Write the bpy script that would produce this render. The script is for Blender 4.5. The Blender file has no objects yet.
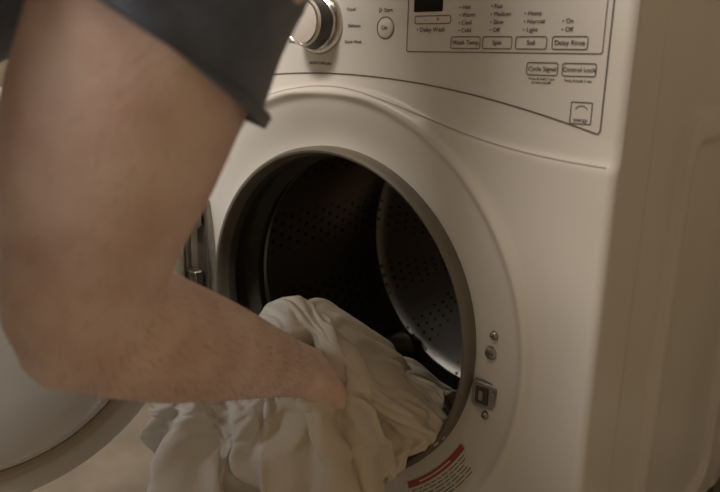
import bpy, bmesh, math, random, time
from mathutils import Vector, Matrix, noise
random.seed(4)
SC=bpy.context.scene
COL=SC.collection
PI=math.pi

# ------------------------------------------------------------------ helpers
def sm(a,b,x):
    t=min(1,max(0,(x-a)/(b-a))); return t*t*(3-2*t)
def link(ob,parent=None):
    COL.objects.link(ob)
    if parent: ob.parent=parent
    return ob
def empty(name):
    e=bpy.data.objects.new(name,None); e.empty_display_size=.1
    return link(e)
def mesh_obj(name,verts,faces,mats,parent=None,smooth=True,mi=None):
    me=bpy.data.meshes.new(name); me.from_pydata([tuple(v) for v in verts],[],faces)
    for m in (mats if isinstance(mats,(list,tuple)) else [mats]): me.materials.append(m)
    if mi:
        for p,i in zip(me.polygons,mi): p.material_index=i
    bm=bmesh.new(); bm.from_mesh(me); bmesh.ops.recalc_face_normals(bm,faces=bm.faces); bm.to_mesh(me); bm.free()
    if smooth:
        for p in me.polygons: p.use_smooth=True
    me.update()
    return link(bpy.data.objects.new(name,me),parent)
def box(name,lo,hi,mat,parent=None,bev=.003):
    x0,y0,z0=lo;x1,y1,z1=hi
    bm=bmesh.new(); bmesh.ops.create_cube(bm,size=1)
    for v in bm.verts:
        v.co=Vector(((x0+x1)/2+v.co.x*(x1-x0),(y0+y1)/2+v.co.y*(y1-y0),(z0+z1)/2+v.co.z*(z1-z0)))
    if bev: bmesh.ops.bevel(bm,geom=list(bm.edges),offset=bev,segments=3,affect='EDGES')
    me=bpy.data.meshes.new(name); bm.to_mesh(me); bm.free(); me.materials.append(mat)
    return link(bpy.data.objects.new(name,me),parent)
def lathe(name,prof,mats,parent=None,center=(0,0,0),n=128,M=None,segmat=None,uv=False):
    """prof: list of (r,h); axis +Y, circle in XZ"""
    verts=[];faces=[];mi=[]
    for (r,h) in prof:
        for k in range(n):
            a=2*PI*k/n
            v=Vector((r*math.cos(a),h,r*math.sin(a)))
            verts.append((M@v) if M else v+Vector(center))
    for i in range(len(prof)-1):
        for k in range(n):
            k2=(k+1)%n
            faces.append((i*n+k,i*n+k2,(i+1)*n+k2,(i+1)*n+k)); mi.append(segmat[i] if segmat else 0)
    me=bpy.data.meshes.new(name); me.from_pydata([tuple(v) for v in verts],[],faces)
    for m in (mats if isinstance(mats,(list,tuple)) else [mats]): me.materials.append(m)
    for p,i in zip(me.polygons,mi): p.material_index=i; p.use_smooth=True
    if uv:
        L=[0]
        for i in range(1,len(prof)): L.append(L[-1]+math.hypot(prof[i][0]-prof[i-1][0],prof[i][1]-prof[i-1][1]))
        ul=me.uv_layers.new(name="UVMap")
        for p in me.polygons:
            i=p.index//n;k=p.index%n
            for li,(kk,ii) in zip(p.loop_indices,((k,i),(k+1,i),(k+1,i+1),(k,i+1))):
                ul.data[li].uv=(kk/n,L[ii])
    bm=bmesh.new(); bm.from_mesh(me); bmesh.ops.remove_doubles(bm,verts=bm.verts,dist=1e-6)
    bmesh.ops.recalc_face_normals(bm,faces=bm.faces)
    for e in bm.edges:
        if len(e.link_faces)==2 and e.calc_face_angle(0)>math.radians(40): e.smooth=False
    bm.to_mesh(me); bm.free()
    return link(bpy.data.objects.new(name,me),parent)

# ------------------------------------------------------------------ materials
def mat(name,color,rough=.5,metal=0,noise_amt=0,nscale=20,bump=0,bscale=60,coat=0,sub=0,spec=.5,trans=0,sheen=0,c2=None):
    m=bpy.data.materials.new(name); m.use_nodes=True; nt=m.node_tree; b=nt.nodes['Principled BSDF']
    b.inputs['Base Color'].default_value=(*color,1); b.inputs['Roughness'].default_value=rough
    b.inputs['Metallic'].default_value=metal; b.inputs['Coat Weight'].default_value=coat
    b.inputs['Specular IOR Level'].default_value=spec
    b.inputs['Transmission Weight'].default_value=trans; b.inputs['Sheen Weight'].default_value=sheen
    if sub:
        b.inputs['Subsurface Weight'].default_value=sub; b.inputs['Subsurface Radius'].default_value=(.9,.35,.2); b.inputs['Subsurface Scale'].default_value=.012
    tc=nt.nodes.new('ShaderNodeTexCoord')
    if noise_amt:
        n=nt.nodes.new('ShaderNodeTexNoise'); n.inputs['Scale'].default_value=nscale; n.inputs['Detail'].default_value=4
        nt.links.new(tc.outputs['Object'],n.inputs['Vector'])
        mx=nt.nodes.new('ShaderNodeMix'); mx.data_type='RGBA'
        mx.inputs[6].default_value=(*[c*(1-noise_amt) for c in color],1)
        mx.inputs[7].default_value=(*(c2 or [min(1,c*(1+noise_amt)) for c in color]),1)
        cr=nt.nodes.new('ShaderNodeMapRange'); cr.inputs[1].default_value=.35; cr.inputs[2].default_value=.65
        nt.links.new(n.outputs['Fac'],cr.inputs[0]); nt.links.new(cr.outputs[0],mx.inputs[0]); nt.links.new(mx.outputs[2],b.inputs['Base Color'])
    if bump:
        n=nt.nodes.new('ShaderNodeTexNoise'); n.inputs['Scale'].default_value=bscale; n.inputs['Detail'].default_value=5
        nt.links.new(tc.outputs['Object'],n.inputs['Vector'])
        bp=nt.nodes.new('ShaderNodeBump'); bp.inputs['Strength'].default_value=bump; bp.inputs['Distance'].default_value=.002
        nt.links.new(n.outputs['Fac'],bp.inputs['Height']); nt.links.new(bp.outputs[0],b.inputs['Normal'])
    return m
M_WHITE=mat('appliance_white',(.67,.64,.59),.33,bump=.03,bscale=900,noise_amt=.02,nscale=6)
M_CONS=mat('console_white',(.70,.66,.60),.38,noise_amt=.01)
M_LINE=mat('print_grey',(.13,.12,.11),.6,noise_amt=.05)
M_TEXT=mat('print_dark',(.05,.047,.045),.6,noise_amt=.05)
M_RIM=mat('rim_olive_plastic',(.155,.135,.105),.5,noise_amt=.06,spec=.4)
M_RUB=mat('rubber_gasket',(.045,.040,.034),.65,noise_amt=.1,spec=.3)
M_STEEL=mat('drum_steel',(.27,.245,.21),.32,metal=1,noise_amt=.05)
M_CHROME=mat('knob_chrome',(.6,.57,.53),.22,metal=1,noise_amt=.02)
M_DGREY=mat('dark_plastic',(.05,.046,.042),.35,noise_amt=.05)
M_DISP=mat('display_glass',(.008,.007,.007),.35,noise_amt=.05,spec=.2)
M_ZINC=mat('zinc_metal',(.33,.31,.28),.32,metal=.9,noise_amt=.1,nscale=60)
M_RED=mat('label_red',(.36,.06,.03),.5,noise_amt=.05)
M_PAPER=mat('label_paper',(.68,.64,.58),.55,noise_amt=.02)
M_WALL=mat('wall_tan_paint',(.42,.35,.25),.8,bump=.2,bscale=120,noise_amt=.03)
M_WALLR=mat('wall_bounce_brown',(.30,.23,.14),.8,bump=.2,bscale=120,noise_amt=.03)  # unseen wall browned so its bounce darkens and warms the washer side
M_FLOOR=mat('floor_tile',(.26,.22,.17),.45,noise_amt=.15,nscale=8)
M_CEIL=mat('ceiling_paint',(.7,.67,.62),.9,noise_amt=.02)
M_TRIM=mat('trim_paint',(.66,.62,.54),.5,noise_amt=.02)
M_SKIN=mat('skin',(.74,.515,.44),.52,noise_amt=.08,nscale=26,bump=.35,bscale=260,sub=.12,c2=(.81,.62,.545))
M_SHIRT=mat('navy_cotton',(.095,.113,.155),.9,bump=.5,bscale=500,noise_amt=.15,nscale=60,sheen=.25)
M_JEAN=mat('denim',(.05,.075,.12),.9,bump=.5,bscale=500,noise_amt=.15,nscale=80)
M_HAIR=mat('hair_brown',(.05,.03,.018),.6,bump=.8,bscale=200,noise_amt=.2)
M_ARMHAIR=mat('arm_hair',(.22,.13,.08),.6,noise_amt=.1)
M_SHOE=mat('shoe_leather',(.06,.06,.06),.6,noise_amt=.1)
M_EYE=mat('eye_white',(.7,.68,.65),.2,noise_amt=.02)
M_LIP=mat('lip',(.45,.2,.16),.5,noise_amt=.05)
M_CLOTH=mat('cream_cotton',(.62,.555,.45),.9,bump=.25,bscale=420,noise_amt=.03,nscale=9,sheen=.2)
M_CLOTH2=mat('white_cotton',(.66,.63,.58),.9,bump=.25,bscale=420,noise_amt=.03,nscale=9,sheen=.2)
M_BOWL=mat('door_bowl',(.72,.71,.69),.26,noise_amt=.02,coat=.4)
M_RINGB=mat('door_ring_beige',(.48,.40,.31),.35,noise_amt=.03)
def perforated():
    m=bpy.data.materials.new('perforated_steel'); m.use_nodes=True; nt=m.node_tree; b=nt.nodes['Principled BSDF']
    b.inputs['Metallic'].default_value=1; b.inputs['Roughness'].default_value=.31
    uv=nt.nodes.new('ShaderNodeUVMap'); sp=nt.nodes.new('ShaderNodeSeparateXYZ'); nt.links.new(uv.outputs[0],sp.inputs[0])
    def M(op,a,b2=None):
        n=nt.nodes.new('ShaderNodeMath'); n.operation=op
        for i,v in enumerate((a,b2)):
            if v is None: continue
            if isinstance(v,(int,float)): n.inputs[i].default_value=v
            else: nt.links.new(v,n.inputs[i])
        return n.outputs[0]
    U=M('MULTIPLY',sp.outputs[0],84); V=M('MULTIPLY',sp.outputs[1],52)
    row=M('FLOOR',V); sh=M('MULTIPLY',M('MODULO',row,2.0),.5)
    fu=M('SUBTRACT',M('FRACT',M('ADD',U,sh)),.5); fv=M('SUBTRACT',M('FRACT',V),.5)
    d=M('SQRT',M('ADD',M('MULTIPLY',fu,fu),M('MULTIPLY',fv,fv)))
    hole=M('LESS_THAN',d,.16)
    blk=M('GREATER_THAN',M('FRACT',M('MULTIPLY',sp.outputs[0],12)),.50)
    hole=M('MULTIPLY',hole,blk)
    mx=nt.nodes.new('ShaderNodeMix'); mx.data_type='RGBA'; mx.inputs[6].default_value=(.27,.24,.20,1); mx.inputs[7].default_value=(.006,.006,.006,1)
    nt.links.new(hole,mx.inputs[0]); nt.links.new(mx.outputs[2],b.inputs['Base Color'])
    return m
M_PERF=perforated()

# ------------------------------------------------------------------ washer
W=.343; ZC=.5; ZT=.955
washer=empty('front_load_washer')
R0,RB=.2080,.275
def zs(x): return .719+.060*math.exp(-(x/.18)**2)
def zb(x): return .793-.43*x*x
def fy(x,z):
    r=math.hypot(x,z-ZC)
    y=0
    if r<RB: 
        t=(r-R0)/(RB-R0); y+=.016*(1-sm(0,1,t))
    y-=.006*math.exp(-((r-RB)/.007)**2)*(1-sm(.768,.780,z))
    a=zs(x)
    y+=.0040*sm(a-.004,a+.006,z)
    y+=.0020*sm(a+.003,zb(x)-.001,z)
    rr=.010; ax=abs(x)
    if ax>W-rr: t=min(1,(ax-(W-rr))/rr); y+=rr*(1-math.sqrt(max(0,1-t*t)))
    rt=.02
    if z>ZT-rt: t=min(1,(z-(ZT-rt))/rt); y+=rt*(1-math.sqrt(max(0,1-t*t)))
    return y
def front_panel():
    nA=600; nr1=40; nr2=110
    angs=[2*PI*k/nA for k in range(nA)]
    for cx,cz in ((W,ZT-ZC),(W,.06-ZC),(-W,ZT-ZC),(-W,.06-ZC)):
        a=math.atan2(cz,cx)%(2*PI)
        i=min(range(len(angs)),key=lambda k:abs(angs[k]-a)); angs[i]=a
    verts=[];faces=[]
    N=nr1+nr2+1
    for a in angs:
        c,s=math.cos(a),math.sin(a)
        rx=W/abs(c) if abs(c)>1e-6 else 9
        rz=((ZT-ZC) if s>0 else (ZC-.06))/abs(s) if abs(s)>1e-6 else 9
        ro=min(rx,rz)
        for i in range(N):
            r=R0+(.290-R0)*i/nr1 if i<=nr1 else 0
            if i>nr1:
                t=(i-nr1)/nr2; t=1-(1-t)**1.35; r=.290+(ro-.290)*t
            x=r*c; z=ZC+r*s
            verts.append((x,fy(x,z),z))
    for k in range(nA):
        k2=(k+1)%nA
        for i in range(N-1):
            faces.append((k*N+i,k2*N+i,k2*N+i+1,k*N+i+1))
    return mesh_obj('front_panel',verts,faces,M_WHITE,washer)
front_panel()
D=.76
def rrect(y,z,y0,y1,z0,z1,rad,w):
    cx=(y0+y1)/2;cz=(z0+z1)/2;hx=(y1-y0)/2-rad;hz=(z1-z0)/2-rad
    dx=abs(y-cx)-hx;dz=abs(z-cz)-hz
    d=math.hypot(max(dx,0),max(dz,0))+min(max(dx,dz),0)-rad
    return 1-sm(-w,0,d)
def side(sgn,name):
    ny,nz=170,170; V=[];F=[]
    for j in range(nz+1):
        z=.06+(ZT-.06)*j/nz
        for i in range(ny+1):
            y=.010+(D-.010)*i/ny
            x=W-.0005-.006*rrect(y,z,.085,.72,.02,.90,.05,.03)+.010*rrect(y,z,.20,.64,.10,.765,.05,.012)-.010*rrect(y,z,.235,.60,.14,.73,.04,.010)
            if z>ZT-.02:
                t=(z-(ZT-.02))/.02; x-=.02*(1-math.sqrt(max(0,1-t*t)))
            V.append((sgn*x,y,z))
    for j in range(nz):
        for i in range(ny):
            a=j*(ny+1)+i; F.append((a,a+1,a+ny+2,a+ny+1))
    return mesh_obj(name,V,F,M_WHITE,washer)
side(1,'side_right'); side(-1,'side_left')
box('top_lid',(-W+.02,.02,ZT-.012),(W-.02,D,ZT),M_WHITE,washer,.004)
box('back_panel',(-W+.003,D-.004,.06),(W-.003,D+.004,ZT-.015),M_ZINC,washer,.001)
box('toe_panel',(-W+.006,.012,.03),(W-.006,.03,.062),M_WHITE,washer,.003)
box('base_frame',(-W+.006,.02,.03),(W-.006,D-.01,.062),M_DGREY,washer,.002)
for i,(x,y) in enumerate(((-.29,.07),(.29,.07),(-.29,.68),(.29,.68))):
    lathe('foot_%d'%(i+1),[(0,0),(.022,0),(.024,.006),(.018,.012),(.008,.016),(.008,.034),(0,.034)],M_DGREY,washer,n=32,
          M=Matrix.Translation((x,y,0))@Matrix.Rotation(PI/2,4,'X'))
O=(0,0,ZC)
lathe('door_opening_rim',[(.2088,.024),(.2088,.004),(.2072,-.001),(.2047,-.003),(.2022,-.002),(.2002,.002),(.1995,.008),(.1985,.012),(.1975,.018)],M_RIM,washer,O,n=200)
lathe('gasket',[(.1990,.014),(.1965,.018),(.1950,.026),(.199,.032),(.206,.042),(.206,.056),(.198,.064),(.194,.070),(.198,.080),(.208,.086)],M_RUB,washer,O,n=160)
lathe('tub_lip',[(.206,.084),(.2000,.086),(.1985,.090),(.2005,.094),(.222,.100),(.25,.104)],M_CHROME,washer,O,n=160)
lathe('drum',[(.205,.096),(.245,.100),(.256,.110),(.258,.125),(.258,.40),(.250,.425),(.232,.435),(.12,.44),(.105,.455),(.0,.455)],[M_PERF],washer,O,n=168,uv=True)
for k in range(3):
    a=math.radians(-8+120*k)
    V=[];F=[]
    n=24;m=10
    for i in range(n+1):
        t=i/n; y=.118+.29*t; hh=.05*math.sin(PI*t)**.35 if 0<t<1 else 0
        for j in range(m+1):
            s=-1+2*j/m; w=.036*s; h=hh*(1-abs(s)**2.2)
            r=.2575-h; aa=a+w/.258
            V.append((r*math.cos(aa),y,ZC+r*math.sin(aa)))
    for i in range(n):
        for j in range(m):
            q=i*(m+1)+j; F.append((q,q+1,q+m+2,q+m+1))
    mesh_obj('lifter_%d'%(k+1),V,F,M_STEEL,washer)
def strip(name,pts,w,m,y=None,closed=False):
    V=[];F=[];n=len(pts)
    for i,(x,z) in enumerate(pts):
        a=pts[(i-1)%n] if (closed or i>0) else pts[i]; b=pts[(i+1)%n] if (closed or i<n-1) else pts[i]
        dx,dz=b[0]-a[0],b[1]-a[1]; L=math.hypot(dx,dz) or 1; nx,nz=-dz/L*w/2,dx/L*w/2
        for s in (1,-1):
            X,Z=x+s*nx,z+s*nz; V.append((X,(fy(X,Z) if y is None else y)-.0006,Z))
    for i in range(n if closed else n-1):
        j=(i+1)%n; F.append((2*i,2*i+1,2*j+1,2*j))
    return mesh_obj(name,V,F,m,washer,smooth=False)
xs=[-.32+.64*i/160 for i in range(161)]
bord=[(x,zb(x)) for x in xs]+[(.322,zb(.32)+.003+.17*i/20) for i in range(21)]+[(.32-.64*i/20,.924) for i in range(21)]+[(-.322,zb(.32)+.173-.17*i/20) for i in range(21)]
strip('console_border',bord,.0014,M_LINE,closed=True)
strip('panel_seam',[(-.3325+.665*i/200,zs(-.3325+.665*i/200)) for i in range(201)],.0010,mat('seam_soft',(.40,.35,.29),.7,noise_amt=.05))
def rect(name,x0,x1,z0,z1,w=.0009,r=.002,m=None):
    pts=[]
    for cx,cz,a in ((x1-r,z1-r,0),(x0+r,z1-r,90),(x0+r,z0+r,180),(x1-r,z0+r,270)):
        for k in range(5):
            t=math.radians(a+22.5*k); pts.append((cx+r*math.cos(t),cz+r*math.sin(t)))
    return strip(name,pts,w,m or M_LINE,closed=True)
YC=.0060
def text(name,s,x,z,size,m=None,align='CENTER'):
    c=bpy.data.curves.new(name,'FONT'); c.body=s; c.size=size; c.align_x=align; c.align_y='CENTER'; c.extrude=.0001
    c.materials.append(m or M_TEXT)
    o=bpy.data.objects.new(name,c); o.location=(x,YC-.0007,z); o.rotation_euler=(PI/2,0,0)
    return link(o,washer)
rect('control_outline',.108,.3165,.818,.915)
box('display_window',(.115,YC-.001,.857),(.150,YC+.004,.889),M_DISP,washer,.0008)
rect('display_button_frame',.117,.160,.8455,.853)
text('display_buttons','-      +',.138,.8493,.007)
text('delay_wash_text','\u2022 Delay Wash',.137,.8395,.0062)
cols=[(.1785,'Wash Temp',['Hot','Warm','Cool','Cold']),(.2135,'Spin',['Fast','Medium','Slow','Off']),(.2485,'Soil',['Heavy','Normal','Light']),(.2860,'Delay Rinse',['On','Off'])]
for i,(cx,nm,its) in enumerate(cols):
    hw=.0165 if i!=1 and i!=2 else .0155
    rect('option_button_%d'%(i+1),cx-hw,cx+hw,.8215,.8325)
    text('option_label_%d'%(i+1),nm,cx,.827,.0060)
    for j,it in enumerate(its[::-1]):
        text('option_%d_%d'%(i+1,j+1),'\u2022 '+it,cx-.009,.8385+.0072*j,.0056,align='LEFT')
rect('cycle_signal_button',.2465,.277,.7985,.8095); text('cycle_signal_text','Cycle Signal',.2618,.804,.0058)
rect('control_lock_button',.2815,.3125,.7985,.8095); text('control_lock_text','Control Lock',.297,.804,.0056)
text('cycle_signal_note','Press & hold 3 sec\nto turn on/off',.2618,.7935,.0034); text('control_lock_note','Press & hold 3 sec',.297,.7945,.0034)
rect('rating_sticker_frame',.293,.3125,.757,.776,r=.0008); text('rating_sticker_text','energy',.3028,.7605,.0048)
strip('rating_sticker_arc',[(.3028+.006*math.cos(math.radians(20+14*k)),.768+.005*math.sin(math.radians(20+14*k))) for k in range(11)],.0008,M_LINE)
cx,cz=.079,.842
lathe('start_button',[(0,-.002),(.0085,-.002),(.0098,-.001),(.010,.003)],M_CONS,washer,(cx,YC,cz),n=48)
strip('start_ring',[(cx+.0112*math.cos(2*PI*k/40),cz+.0112*math.sin(2*PI*k/40)) for k in range(40)],.0010,M_LINE,closed=True)
text('start_text','On',cx,cz,.0060).location.y=YC-.0026
text('start_caption','\u25B7 Start',cx,cz+.018,.0058)
dx,dz=-.016,.848
lathe('dial_skirt',[(.0345,.004),(.0345,-.003),(.0325,-.006),(.029,-.006)],M_CHROME,washer,(dx,YC,dz),n=96)
lathe('dial_knob',[(.0285,-.004),(.0275,-.016),(.026,-.026),(.0245,-.029),(.022,-.030),(.0,-.030)],[M_DGREY,M_CONS],washer,(dx,YC,dz),n=96,segmat=[0,0,1,1,1])
lathe('dial_collar',[(.0305,0),(.0300,-.010),(.0285,-.011),(.0283,0)],M_CHROME,washer,(dx,YC,dz),n=96)
lathe('dial_cap_ring',[(.0245,-.0292),(.0235,-.0312),(.0222,-.0300)],M_CHROME,washer,(dx,YC,dz),n=96)
box('dial_pointer',(dx-.001,YC-.0325,dz+.008),(dx+.001,YC-.029,dz+.022),M_DGREY,washer,.0005)
for k,(s,a) in enumerate((('Heavy Duty',62),('Normal',40),('Casual',18),('Delicates',-4),('Quick Wash',-26))):
    text('cycle_%d'%k,s,dx+.046*math.cos(math.radians(a))-.003,dz+.046*math.sin(math.radians(a)),.0048,align='LEFT')
for k,(s,a) in enumerate((('Bulky',118),('Sanitize',140),('Soak',162),('Clean Washer',184),('Rinse',206))):
    text('cycle_l%d'%k,s,dx+.046*math.cos(math.radians(a))+.003,dz+.046*math.sin(math.radians(a)),.0048,align='RIGHT')
text('model_text','AUTO CARE plus',dx+.002,dz-.044,.0046)
def screw(name,x,z,r):
    y=fy(x,z)
    lathe(name,[(0,-.0052),(r*.5,-.0050),(r*.86,-.0036),(r,-.001),(r*1.05,.002)],M_ZINC,washer,(x,y,z),n=32)
    box(name+'_slot',(x-r*.6,y-.0057,z-.0005),(x+r*.6,y-.0049,z+.0005),M_DGREY,washer,0)
screw('screw_1',.2325,.5335,.0050); screw('screw_2',.2295,.5125,.0075); screw('screw_3',.2290,.441,.0045)
yl=fy(.232,.463)
box('latch_plate',(.210,yl-.003,.447),(.2445,yl+.006,.4785),M_ZINC,washer,.003)
box('latch_slot',(.216,yl-.0038,.453),(.232,yl-.0025,.473),M_DGREY,washer,.001)
box('latch_tongue',(.221,yl-.0065,.458),(.226,yl-.002,.469),M_ZINC,washer,.001)
box('latch_tab',(.235,yl-.007,.455),(.2405,yl-.002,.471),M_ZINC,washer,.001)
def sector(name,r0,r1,a0,a1,m,off):
    V=[];F=[];n=40;k=4
    for i in range(n+1):
        a=math.radians(a0+(a1-a0)*i/n)
        for j in range(k+1):
            r=r0+(r1-r0)*j/k; x=r*math.cos(a); z=ZC+r*math.sin(a); V.append((x,fy(x,z)-off,z))
    for i in range(n):
        for j in range(k):
            q=i*(k+1)+j; F.append((q,q+1,q+k+2,q+k+1))
    mesh_obj(name,V,F,m,washer)
sector('warning_label',.2255,.260,-55,-28,M_PAPER,.0006)
sector('warning_label_red_band',.2255,.2330,-55,-28,M_RED,.0011)
for k in range(6):
    a0=-54
    while a0<-31:
        a1=min(-29.5,a0+random.uniform(1.5,4.5)); sector('warning_label_text_%d_%d'%(k,int(-a0)),.2360+.0038*k,.2370+.0038*k,a0,a1,M_TEXT,.0010); a0=a1+.6
sector('warning_label_heading',.2285,.2302,-50,-35,M_PAPER,.0014)
HX,HY=-.252,-.014
box('hinge_plate',(-.245,-.002,.478),(-.222,.014,.615),M_ZINC,washer,.002)
box('hinge_arm_upper',(-.262,-.022,.575),(-.226,-.004,.604),M_ZINC,washer,.004)
box('hinge_arm_lower',(-.262,-.022,.486),(-.226,-.004,.515),M_ZINC,washer,.004)
lathe('hinge_pin',[(0,0),(.006,0),(.006,.15),(0,.15)],M_ZINC,washer,n=24,M=Matrix.Translation((HX,HY,.62))@Matrix.Rotation(-PI/2,4,'X'))
for i,z in enumerate((.50,.59,.545)): screw('hinge_screw_%d'%(i+1),-.231,z,.005)
ang=math.atan2(-.944,-.33)
ex=Vector((math.cos(ang),math.sin(ang),0)); ey=Vector((-math.sin(ang),math.cos(ang),0))
C=Vector((HX,HY-.012,ZC))+ex*.272
DM=Matrix(((ex.x,ey.x,0,C.x),(ex.y,ey.y,0,C.y),(0,0,1,C.z),(0,0,0,1)))
lathe('door_shell',[(0,-.045),(.12,-.043),(.20,-.036),(.250,-.024),(.270,-.010),(.275,.002),(.274,.010),(.268,.016),(.246,.018),(.240,.014),(.236,.010)],M_WHITE,washer,n=160,M=DM)
lathe('door_inner_ring',[(.2385,.010),(.2375,.022),(.234,.028),(.226,.030),(.221,.027),(.218,.018)],M_RINGB,washer,n=160,M=DM)
lathe('door_bowl',[(.221,.016),(.214,.024),(.208,.040),(.197,.062),(.180,.080),(.150,.092),(.10,.098),(.05,.100),(0,.100)],M_BOWL,washer,n=160,M=DM)
lathe('door_bowl_ring',[(.212,.026),(.215,.033),(.211,.038),(.206,.040)],M_WHITE,washer,n=160,M=DM)

# ------------------------------------------------------------------ room
def plane_box(n,lo,hi,m): return box(n,lo,hi,m,None,0)
plane_box('floor',(-1.9,-2.7,-.05),(1.5,.95,0),M_FLOOR)
plane_box('ceiling',(-1.9,-2.7,2.4),(1.5,.95,2.45),M_CEIL)
plane_box('wall_back',(-1.9,.9,0),(1.5,.95,2.4),M_WALL)
plane_box('wall_right',(1.5,-2.7,0),(1.55,.95,2.4),M_WALLR)
plane_box('wall_left',(-1.95,-2.7,0),(-1.9,.95,2.4),M_WALL)
plane_box('wall_front',(-1.9,-2.75,0),(1.5,-2.7,2.4),M_WALL)
box('baseboard_back',(-1.9,.885,0),(1.5,.9,.09),M_TRIM,None,.003)
box('baseboard_right',(1.485,-2.7,0),(1.5,.885,.09),M_TRIM,None,.003)
win=empty('added_window_1')  # unseen window, added to give the front area light a source
for nm,lo,hi in (('frame_left',(-1.14,-2.7,.95),(-1.06,-2.66,2.25)),('frame_right',(.06,-2.7,.95),(.14,-2.66,2.25)),('frame_top',(-1.14,-2.7,2.17),(.14,-2.66,2.25)),('sill',(-1.18,-2.7,.93),(.18,-2.62,.99)),('mullion',(-.515,-2.7,.99),(-.485,-2.67,2.17))):
    box(nm,lo,hi,M_TRIM,win,.003)
box('pane',(-1.06,-2.698,.99),(.06,-2.69,2.17),mat('window_glass',(.55,.6,.65),.1,noise_amt=.02),win,0)

# ------------------------------------------------------------------ person
person=empty('person')
def catmull(P,n):
    out=[]
    for i in range(len(P)-1):
        p0=P[max(i-1,0)];p1=P[i];p2=P[i+1];p3=P[min(i+2,len(P)-1)]
        for k in range(n):
            t=k/n
            out.append([.5*((2*b)+(-a+c)*t+(2*a-5*b+4*c-d)*t*t+(-a+3*b-3*c+d)*t**3) for a,b,c,d in zip(p0,p1,p2,p3)])
    out.append(list(P[-1])); return out
def tube(P,V,F,n=8,seg=24,flat=1.0,ref=Vector((0,0,1))):
    Q=catmull(P,n); base=len(V); last=None
    for i,q in enumerate(Q):
        c=Vector(q[:3]); a=Vector(Q[max(i-1,0)][:3]); b=Vector(Q[min(i+1,len(Q)-1)][:3])
        t=(b-a).normalized()
        u=(ref-t*ref.dot(t)) if last is None else (last-t*last.dot(t))
        u.normalize(); last=u; w=t.cross(u)
        for k in range(seg):
            an=2*PI*k/seg; V.append(c+u*math.cos(an)*q[3]*flat+w*math.sin(an)*q[3])
    m=len(Q)
    for i in range(m-1):
        for k in range(seg):
            k2=(k+1)%seg; F.append((base+i*seg+k,base+i*seg+k2,base+(i+1)*seg+k2,base+(i+1)*seg+k))
    for i in (0,m-1):
        c=Vector(Q[i][:3]); a=Vector(Q[1 if i==0 else m-2][:3]); t=(c-a).normalized(); r=Q[i][3]
        prev=[base+i*seg+k for k in range(seg)]
        for rr,hh in ((.86,.5),(.5,.86)):
            cur=[]
            for k in range(seg):
                v=V[base+i*seg+k]; V.append(c+(v-c)*rr+t*r*hh*flat); cur.append(len(V)-1)
            for k in range(seg):
                k2=(k+1)%seg; F.append((prev[k],prev[k2],cur[k2],cur[k]))
            prev=cur
        V.append(c+t*r*flat); e=len(V)-1
        for k in range(seg): F.append((prev[k],prev[(k+1)%seg],e))
def ellipsoid(V,F,c,R,ax):
    base=len(V);n=16;m=24
    for i in range(n+1):
        th=PI*i/n
        for k in range(m):
            p=2*PI*k/m
            V.append(c+ax[0]*R[0]*math.sin(th)*math.cos(p)+ax[1]*R[1]*math.sin(th)*math.sin(p)+ax[2]*R[2]*math.cos(th))
    for i in range(n):
        for k in range(m):
            k2=(k+1)%m; F.append((base+i*m+k,base+i*m+k2,base+(i+1)*m+k2,base+(i+1)*m+k))
def fuse(name,V,F,m,voxel,smooth=6):
    ob=mesh_obj(name,V,F,m,person)
    r=ob.modifiers.new('fuse','REMESH'); r.mode='VOXEL'; r.voxel_size=voxel; r.use_smooth_shade=True
    s=ob.modifiers.new('soft','SMOOTH'); s.factor=.5; s.iterations=smooth
    return ob
V=[];F=[]
XA=(Vector((1,0,0)),Vector((0,1,0)),Vector((0,0,1)))
ARM=[(.235,-.375,.955,.055),(.262,-.367,.905,.064),(.2276,-.389,.814,.061),(.208,-.403,.756,.0585),(.185,-.405,.7075,.052),(.1636,-.4018,.652,.046),(.165,-.357,.6227,.0450),(.1415,-.283,.582,.0405),(.120,-.207,.5400,.032),(.108,-.160,.514,.0265)]
tube(ARM,V,F,n=8,seg=36)
ellipsoid(V,F,Vector((.160,-.413,.636)),(.033,.030,.034),XA)
def hand(wr,dr,nn,V,F,curls,side,spread=.019,thumb_in=.5):
    wd=dr.cross(nn).normalized()*side
    for j,s in enumerate((-1.5,-.5,.5,1.5)):
        a=wr+wd*s*.010; b=wr+dr*(.088-.004*abs(s-(-.5)))+wd*s*spread
        tube([(*(a),.017),(*(a*.5+b*.5),.0155),(*b,.0125)],V,F,n=5,seg=16)
        L=[(.043,.026,.021),(.047,.030,.023),(.044,.028,.022),(.035,.021,.019)][j]
        d=(dr+wd*s*.06).normalized(); p=b; pts=[(*p,.0115)]; ang=0
        for q,(l,cu) in enumerate(zip(L,curls)):
            ang+=math.radians(cu)
            dd=d*math.cos(ang)-nn*math.sin(ang); p=p+dd*l; pts.append((*p,(.0098,.0090,.0078)[q]))
        tube(pts,V,F,n=5,seg=14)
    a=wr+dr*.022-wd*.020; b=wr+dr*.055-wd*.045-nn*.012
    c=b+(dr*.75-wd*.25*(1-thumb_in)-nn*.45*thumb_in*2).normalized()*.034; e=c+(dr*.7+wd*.25-nn*.6).normalized()*.028
    tube([(*a,.018),(*b,.0135),(*c,.0110),(*e,.0090)],V,F,n=5,seg=14)
dr=Vector((.04,.87,-.47)).normalized(); nn=Vector((.45,.42,.75)); nn=(nn-dr*nn.dot(dr)).normalized()
hand(Vector((.108,-.160,.514)),dr,nn,V,F,(38,52,38),1)
tube([(-.06,-.39,.965,.050),(-.105,-.395,.94,.055),(-.165,-.455,.83,.050),(-.225,-.52,.725,.041),(-.20,-.56,.665,.041),(-.165,-.59,.605,.030),(-.150,-.60,.585,.026)],V,F,n=8,seg=28)
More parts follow.
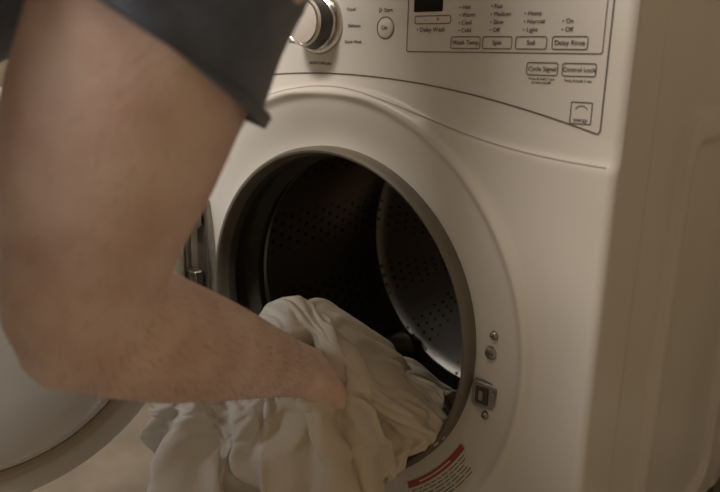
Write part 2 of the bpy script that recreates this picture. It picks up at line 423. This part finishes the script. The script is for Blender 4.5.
dl=Vector((.75,.45,-.40)).normalized(); nl=Vector((.2,.35,.9)); nl=(nl-dl*nl.dot(dl)).normalized()
hand(Vector((-.150,-.60,.583)),dl,nl,V,F,(25,30,20),-1)
tube([(.04,-.72,.86,.09),(.07,-.52,.95,.10),(.08,-.41,1.0,.07),(.09,-.36,1.05,.052),(.095,-.315,1.10,.052)],V,F)
tube([(-.09,-.39,.955,.05),(.08,-.41,.99,.06),(.235,-.375,.945,.055)],V,F)
H=Vector((.10,-.27,1.185)); cd_=Vector((0,.42,.907)).normalized(); fn=Vector((0,.907,-.42)).normalized(); X=Vector((1,0,0))
ellipsoid(V,F,H+cd_*.02-fn*.01,(.074,.094,.098),(X,fn,cd_))
ellipsoid(V,F,H-cd_*.045+fn*.022,(.056,.062,.068),(X,fn,cd_))
ellipsoid(V,F,H-cd_*.100+fn*.060,(.022,.018,.018),(X,fn,cd_))
tube([(*(H+cd_*.018+fn*.080),.008),(*(H-cd_*.006+fn*.092),.010),(*(H-cd_*.024+fn*.100),.0125)],V,F,n=4,seg=12)
for s in(-1,1):
    ellipsoid(V,F,H+X*s*.076-cd_*.005-fn*.012,(.009,.018,.031),(X,fn,cd_))
    ellipsoid(V,F,H+X*s*.030+cd_*.028+fn*.076,(.024,.010,.007),(X,fn,cd_))
skin=fuse('skin_body',V,F,M_SKIN,.0036,5)
# fine arm hair
Q=catmull(ARM,20); V=[];F=[]
rnd=random.Random(11)
for k in range(2300):
    i=rnd.randrange(50,len(Q)-14); q=Q[i]; c=Vector(q[:3]); t=(Vector(Q[i+1][:3])-Vector(Q[i-1][:3])).normalized()
    a=Vector((0,0,1)).cross(t).normalized(); b=t.cross(a); an=rnd.uniform(0,2*PI)
    if rnd.random()>(.25 if i<100 else 1): continue
    n_=a*math.cos(an)+b*math.sin(an); tg=t.cross(n_)
    p=c+n_*(q[3]-.0022); L_=rnd.uniform(.006,.012); d=(t*.8+tg*rnd.uniform(-.1,.9)).normalized()
    p1=p+d*L_*.5+n_*.0042; p2=p+d*L_+n_*.0046; w_=d.cross(n_).normalized()*.00010
    s0=len(V); V+=[p-w_,p+w_,p1+w_*.8,p1-w_*.8,p2]; F+=[(s0,s0+1,s0+2,s0+3),(s0+3,s0+2,s0+4)]
mesh_obj('arm_hair',V,F,M_ARMHAIR,person)
V=[];F=[]
for s in(-1,1): ellipsoid(V,F,H+X*s*.031+cd_*.010+fn*.074,(.0125,.0125,.0115),(X,fn,cd_))
mesh_obj('eyes',V,F,M_EYE,person)
V=[];F=[]
for s in(-1,1): ellipsoid(V,F,H+X*s*.031+cd_*.010+fn*.0835,(.0055,.004,.0055),(X,fn,cd_))
mesh_obj('irises',V,F,M_HAIR,person)
V=[];F=[]; ellipsoid(V,F,H-cd_*.052+fn*.079,(.024,.008,.0075),(X,fn,cd_)); mesh_obj('lips',V,F,M_LIP,person)
V=[];F=[]
ellipsoid(V,F,H+cd_*.040-fn*.022,(.082,.096,.092),(X,fn,cd_)); ellipsoid(V,F,H-cd_*.01-fn*.045,(.074,.066,.075),(X,fn,cd_))
ellipsoid(V,F,H+cd_*.080+fn*.035,(.060,.045,.030),(X,fn,cd_))
for s in(-1,1): ellipsoid(V,F,H+X*s*.031+cd_*.032+fn*.085,(.018,.004,.004),(X,fn,cd_))
fuse('hair',V,F,M_HAIR,.006,3)
V=[];F=[]
tube([(.03,-.87,.74,.150),(.035,-.74,.83,.148),(.05,-.58,.90,.155),(.06,-.47,.945,.135),(.085,-.405,1.0,.085)],V,F,seg=32)
tube([(-.05,-.60,.92,.10),(-.02,-.47,.95,.09),(-.02,-.40,.98,.07)],V,F)
tube([(.13,-.60,.92,.10),(.15,-.48,.95,.09),(.17,-.40,.97,.07)],V,F)
tube([(-.11,-.395,.945,.064),(-.03,-.40,.985,.076),(.085,-.41,1.0,.085),(.18,-.395,.98,.078),(.245,-.372,.935,.070)],V,F)
tube([(-.11,-.395,.945,.066),(-.165,-.455,.85,.064)],V,F)
ellipsoid(V,F,Vector((.045,-.42,.875)),(.09,.07,.085),XA)
fuse('shirt_body',V,F,M_SHIRT,.007,6)
V=[];F=[]
ax=[Vector((.240,-.372,.945)),Vector((.260,-.367,.905)),Vector((.247,-.374,.874)),Vector((.236,-.382,.846)),Vector((.2275,-.388,.822)),Vector((.2255,-.389,.815))]
rad=[.068,.0695,.0680,.0670,.0672,.0672]
Q=catmull([(*a,r_) for a,r_ in zip(ax,rad)],8); seg=96
right=Vector((.772,.636,0)); 
for i,q in enumerate(Q):
    f_=i/(len(Q)-1); c=Vector(q[:3]); t=(Vector(Q[max(i-1,0)][:3])-Vector(Q[min(i+1,len(Q)-1)][:3])).normalized()
    e1=(right-t*right.dot(t)).normalized(); e2=e1.cross(t).normalized()
    for k in range(seg):
        a=2*PI*k/seg
        wob=1+f_*(.022*math.sin(3*a+.7)+.014*math.sin(7*a+4*f_))+.014*math.sin(5*a+9*f_)+.006*math.sin(12*f_+2*a)
        sh=-t*(.028*math.cos(a))*f_+t*(.020*math.sin(a))*f_
        V.append(c+(e1*math.cos(a)+e2*math.sin(a))*q[3]*wob+sh)
for i in range(len(Q)-1):
    for k in range(seg):
        k2=(k+1)%seg; F.append((i*seg+k,i*seg+k2,(i+1)*seg+k2,(i+1)*seg+k))
sl=mesh_obj('sleeve_right',V,F,M_SHIRT,person)
so=sl.modifiers.new('thickness','SOLIDIFY'); so.thickness=.003; so.offset=0
hb=(len(Q)-1)*seg
V2=[];F2=[]
for k in range(seg):
    p=V[hb+k]; pin=V[hb-seg*2+k]
    c=Vector(Q[-1][:3]); o=(p-c).normalized()
    V2+= [p+o*.0024, pin+o*.0028, pin+o*.0006]
for k in range(seg):
    k2=(k+1)%seg
    F2+=[(3*k,3*k2,3*k2+1,3*k+1),(3*k+1,3*k2+1,3*k2+2,3*k+2)]
mesh_obj('sleeve_hem',V2,F2,M_SHIRT,person)
V=[];F=[]
tube([(-.06,-.87,.72,.115),(.03,-.89,.74,.13),(.12,-.87,.72,.115)],V,F)
for s,kx in ((1,.145),(-1,-.095)):
    hx=.03+s*.085
    tube([(hx,-.87,.72,.105),((hx+kx)/2,-.75,.60,.090),(kx,-.62,.475,.068),(kx,-.66,.36,.064),(kx-.003,-.73,.22,.055),(kx-.005,-.775,.10,.050)],V,F)
fuse('trousers',V,F,M_JEAN,.008,6)
V=[];F=[]
for kx in (.14,-.10):
    tube([(kx,-.80,.045,.042),(kx,-.74,.045,.044),(kx,-.66,.040,.040),(kx,-.58,.034,.033)],V,F)
    tube([(kx,-.785,.05,.04),(kx,-.780,.11,.042)],V,F)
V=[Vector((v.x,v.y,max(v.z,.001))) for v in V]
fuse('shoes',V,F,M_SHOE,.007,4)

# ------------------------------------------------------------------ laundry being pulled from the drum
G=[ # rows: back (inside drum) -> crest -> front hem ; columns left -> right ; millimetres
[(-60,-60,380),(0,20,360),(20,90,350),(40,150,340),(70,170,335),(100,180,335),(130,190,335),(150,190,340),(172,180,360)],
[(-66,-140,420),(-10,-110,450),(5,-20,470),(20,30,475),(45,50,470),(80,60,452),(112,70,425),(130,90,400),(165,110,400)],
[(-69,-207,448),(-9,-197,488),(-16,-110,514),(-8,-74,538),(24,-46,541),(66,-42,522),(98,-25,484),(116,20,450),(158,50,440)],
[(-50,-221,438),(11,-213,473),(12,-147,510),(31,-112,528),(62,-87,526),(118,-98,520),(140,-72,484),(132,4,440),(163,30,428)],
[(-64,-218,402),(4,-215,444),(41,-179,460),(42,-124,463),(63,-90,476),(138,-123,505),(160,-101,470),(152,-31,432),(163,8,410)],
[(-82,-217,358),(-1,-219,403),(51,-196,425),(63,-154,441),(99,-143,466),(140,-141,476),(160,-118,446),(148,-53,412),(158,-12,388)],
[(-96,-214,302),(-10,-220,340),(49,-204,360),(68,-166,348),(105,-155,361),(140,-145,374),(148,-112,394),(136,-58,379),(143,-35,362)],
[(-104,-214,200),(-18,-218,230),(46,-204,245),(66,-166,235),(102,-152,245),(132,-138,262),(132,-105,305),(124,-60,338),(130,-45,342)],
]
def cr1(p0,p1,p2,p3,t): return .5*((2*p1)+(p2-p0)*t+(2*p0-5*p1+4*p2-p3)*t*t+(3*p1-p0-3*p2+p3)*t**3)
GR=[[Vector(p)/1000 for p in row] for row in G]
nr,nc=len(GR),len(GR[0])
def surf(u,v):
    fu=min(u*(nc-1),nc-1-1e-6); fv=min(v*(nr-1),nr-1-1e-6); iu=int(fu); iv=int(fv); tu=fu-iu; tv=fv-iv
    rows=[]
    for k in(-1,0,1,2):
        r_=GR[min(max(iv+k,0),nr-1)]
        rows.append(cr1(*[r_[min(max(iu+q,0),nc-1)] for q in(-1,0,1,2)],tu))
    return cr1(*rows,tv)
NU,NV=90,84
P=[[surf(i/NU,j/NV) for i in range(NU+1)] for j in range(NV+1)]
V=[];F=[];MI=[]
for j in range(NV+1):
    for i in range(NU+1):
        u,v=i/NU,j/NV
        a=P[j][min(i+1,NU)]-P[j][max(i-1,0)]; b=P[min(j+1,NV)][i]-P[max(j-1,0)][i]
        nrm=a.cross(b).normalized()
        ph=u*5.4+.7*math.sin(2.0*v+1.3*u)+1.1*noise.noise(Vector((u*2.6,v*1.8,.3)))
        amp=.004+(.021-.006*sm(.55,.8,u))*sm(.40,.75,v)
        fold=amp*math.sin(2*PI*ph)+.010*noise.noise(Vector((u*4.2,v*3.4,3.1)))
        ph3=v*5.2-u*5.5+1.4*noise.noise(Vector((u*2.5,v*2,2.4)))
        fold+=.010*((1-abs(math.sin(PI*ph3)))**3)
        V.append(P[j][i]+nrm*fold)
for j in range(NV):
    for i in range(NU):
        q=j*(NU+1)+i; F.append((q,q+1,q+NU+2,q+NU+1)); MI.append(1 if i/NU<.42 else 0)
cl=mesh_obj('laundry_sheets',V,F,[M_CLOTH,M_CLOTH2],None,mi=MI)
# --- drape it with the cloth solver, then freeze the result into plain mesh
tmp=[]
def proxy(name,V,F):
    o=mesh_obj(name,V,F,M_DGREY,None); tmp.append(o)
    o.modifiers.new('c','COLLISION'); o.collision.thickness_outer=.004; o.collision.cloth_friction=8
    return o
pv=[];pf=[]
tube([a for a in ARM[5:]]+[(.108,-.13,.497,.026)],pv,pf,n=5,seg=16)
proxy('tmp_arm',pv,pf)
pv=[];pf=[]
prof=[(.30,.02),(.275,-.008),(.245,.003),(.215,.008),(.209,-.004),(.202,-.002),(.198,.010),(.197,.09),(.25,.105),(.255,.40)]
for (r_,h) in prof:
    for k in range(72):
        a=2*PI*k/72; pv.append(Vector((r_*math.cos(a),h,ZC+r_*math.sin(a))))
for i in range(len(prof)-1):
    for k in range(72):
        k2=(k+1)%72; pf.append((i*72+k,i*72+k2,(i+1)*72+k2,(i+1)*72+k))
proxy('tmp_drum',pv,pf)
vg=cl.vertex_groups.new(name='pin')
hc=Vector((.112,-.112,.487))
for j in range(NV+1):
    for i in range(NU+1):
        idx=j*(NU+1)+i; p=cl.data.vertices[idx].co; v=j/NV; u=i/NU
        w=0
        d=(p-hc).length
        w=max(w,1-sm(.030,.055,d))
        w=max(w,.55*(1-sm(.36,.62,v)))
        w=max(w,.25*sm(.6,.85,u)*(1-sm(.55,.85,v)))
        if v<.08: w=max(w,.9)
        if u>.95: w=max(w,.3)
        vg.add([idx],w,'REPLACE')
cm=cl.modifiers.new('cloth','CLOTH')
s=cm.settings; s.quality=5; s.mass=.12; s.tension_stiffness=15; s.compression_stiffness=15; s.shear_stiffness=8; s.bending_stiffness=1.6
s.tension_damping=8; s.compression_damping=8; s.air_damping=2
s.vertex_group_mass='pin'; s.pin_stiffness=1; s.shrink_min=-.03; s.shrink_max=-.03
cm.collision_settings.use_collision=True; cm.collision_settings.distance_min=.003; cm.collision_settings.collision_quality=2
cm.collision_settings.use_self_collision=True; cm.collision_settings.self_distance_min=.003
NF=18
cm.point_cache.frame_start=1; cm.point_cache.frame_end=NF
for fr in range(1,NF+1): SC.frame_set(fr)
dg=bpy.context.evaluated_depsgraph_get()
ev=cl.evaluated_get(dg); nm=bpy.data.meshes.new_from_object(ev)
cl.modifiers.clear(); cl.data=nm; nm.name='laundry_sheets'
for o in tmp: bpy.data.objects.remove(o,do_unlink=True)
SC.frame_set(1)
for p in cl.data.polygons: p.use_smooth=True
s_=cl.modifiers.new('relax','SMOOTH'); s_.iterations=2; s_.factor=.4
sb=cl.modifiers.new('sub','SUBSURF'); sb.levels=2; sb.render_levels=2
so=cl.modifiers.new('thickness','SOLIDIFY'); so.thickness=.0022; so.offset=0

# ------------------------------------------------------------------ lights
def area(name,loc,tgt,size,power,color,sy=None):
    l=bpy.data.lights.new(name,'AREA'); l.size=size; l.energy=power; l.color=color
    if sy: l.shape='RECTANGLE'; l.size_y=sy
    o=bpy.data.objects.new(name,l); o.location=loc
    o.rotation_euler=(Vector(tgt)-Vector(loc)).to_track_quat('-Z','Y').to_euler(); link(o); return o
area('ceiling_light',(-.1,-1.25,2.36),(-.1,-1.25,0),.45,37,(1,.90,.79))
area('front_area_light',(-.5,-2.6,1.6),(-.1,0,.6),1.05,46,(.97,.98,1.0))  # area light added for front illumination of the washer, ahead of the added window
w=bpy.data.worlds.new('world'); SC.world=w; w.use_nodes=True
w.node_tree.nodes['Background'].inputs[0].default_value=(.9,.8,.65,1); w.node_tree.nodes['Background'].inputs[1].default_value=.3

# ------------------------------------------------------------------ camera
yaw,pit,rol,FP=.6829,.2529,.025,706.1
f=Vector((-math.sin(yaw)*math.cos(pit),math.cos(yaw)*math.cos(pit),-math.sin(pit)))
r0=Vector((math.cos(yaw),math.sin(yaw),0)); u0=r0.cross(f)
r=r0*math.cos(rol)+u0*math.sin(rol); u=u0*math.cos(rol)-r0*math.sin(rol)
cd=bpy.data.cameras.new('camera'); cam=link(bpy.data.objects.new('camera',cd))
L=Vector((.5576,-.6163,.8048))
cam.matrix_world=Matrix(((r.x,u.x,-f.x,L.x),(r.y,u.y,-f.y,L.y),(r.z,u.z,-f.z,L.z),(0,0,0,1)))
cd.sensor_width=36; cd.lens=FP*36/720; cd.clip_start=.01
cd.dof.use_dof=True; cd.dof.focus_distance=.80; cd.dof.aperture_fstop=6.0
SC.camera=cam
SC.view_settings.view_transform='Standard'
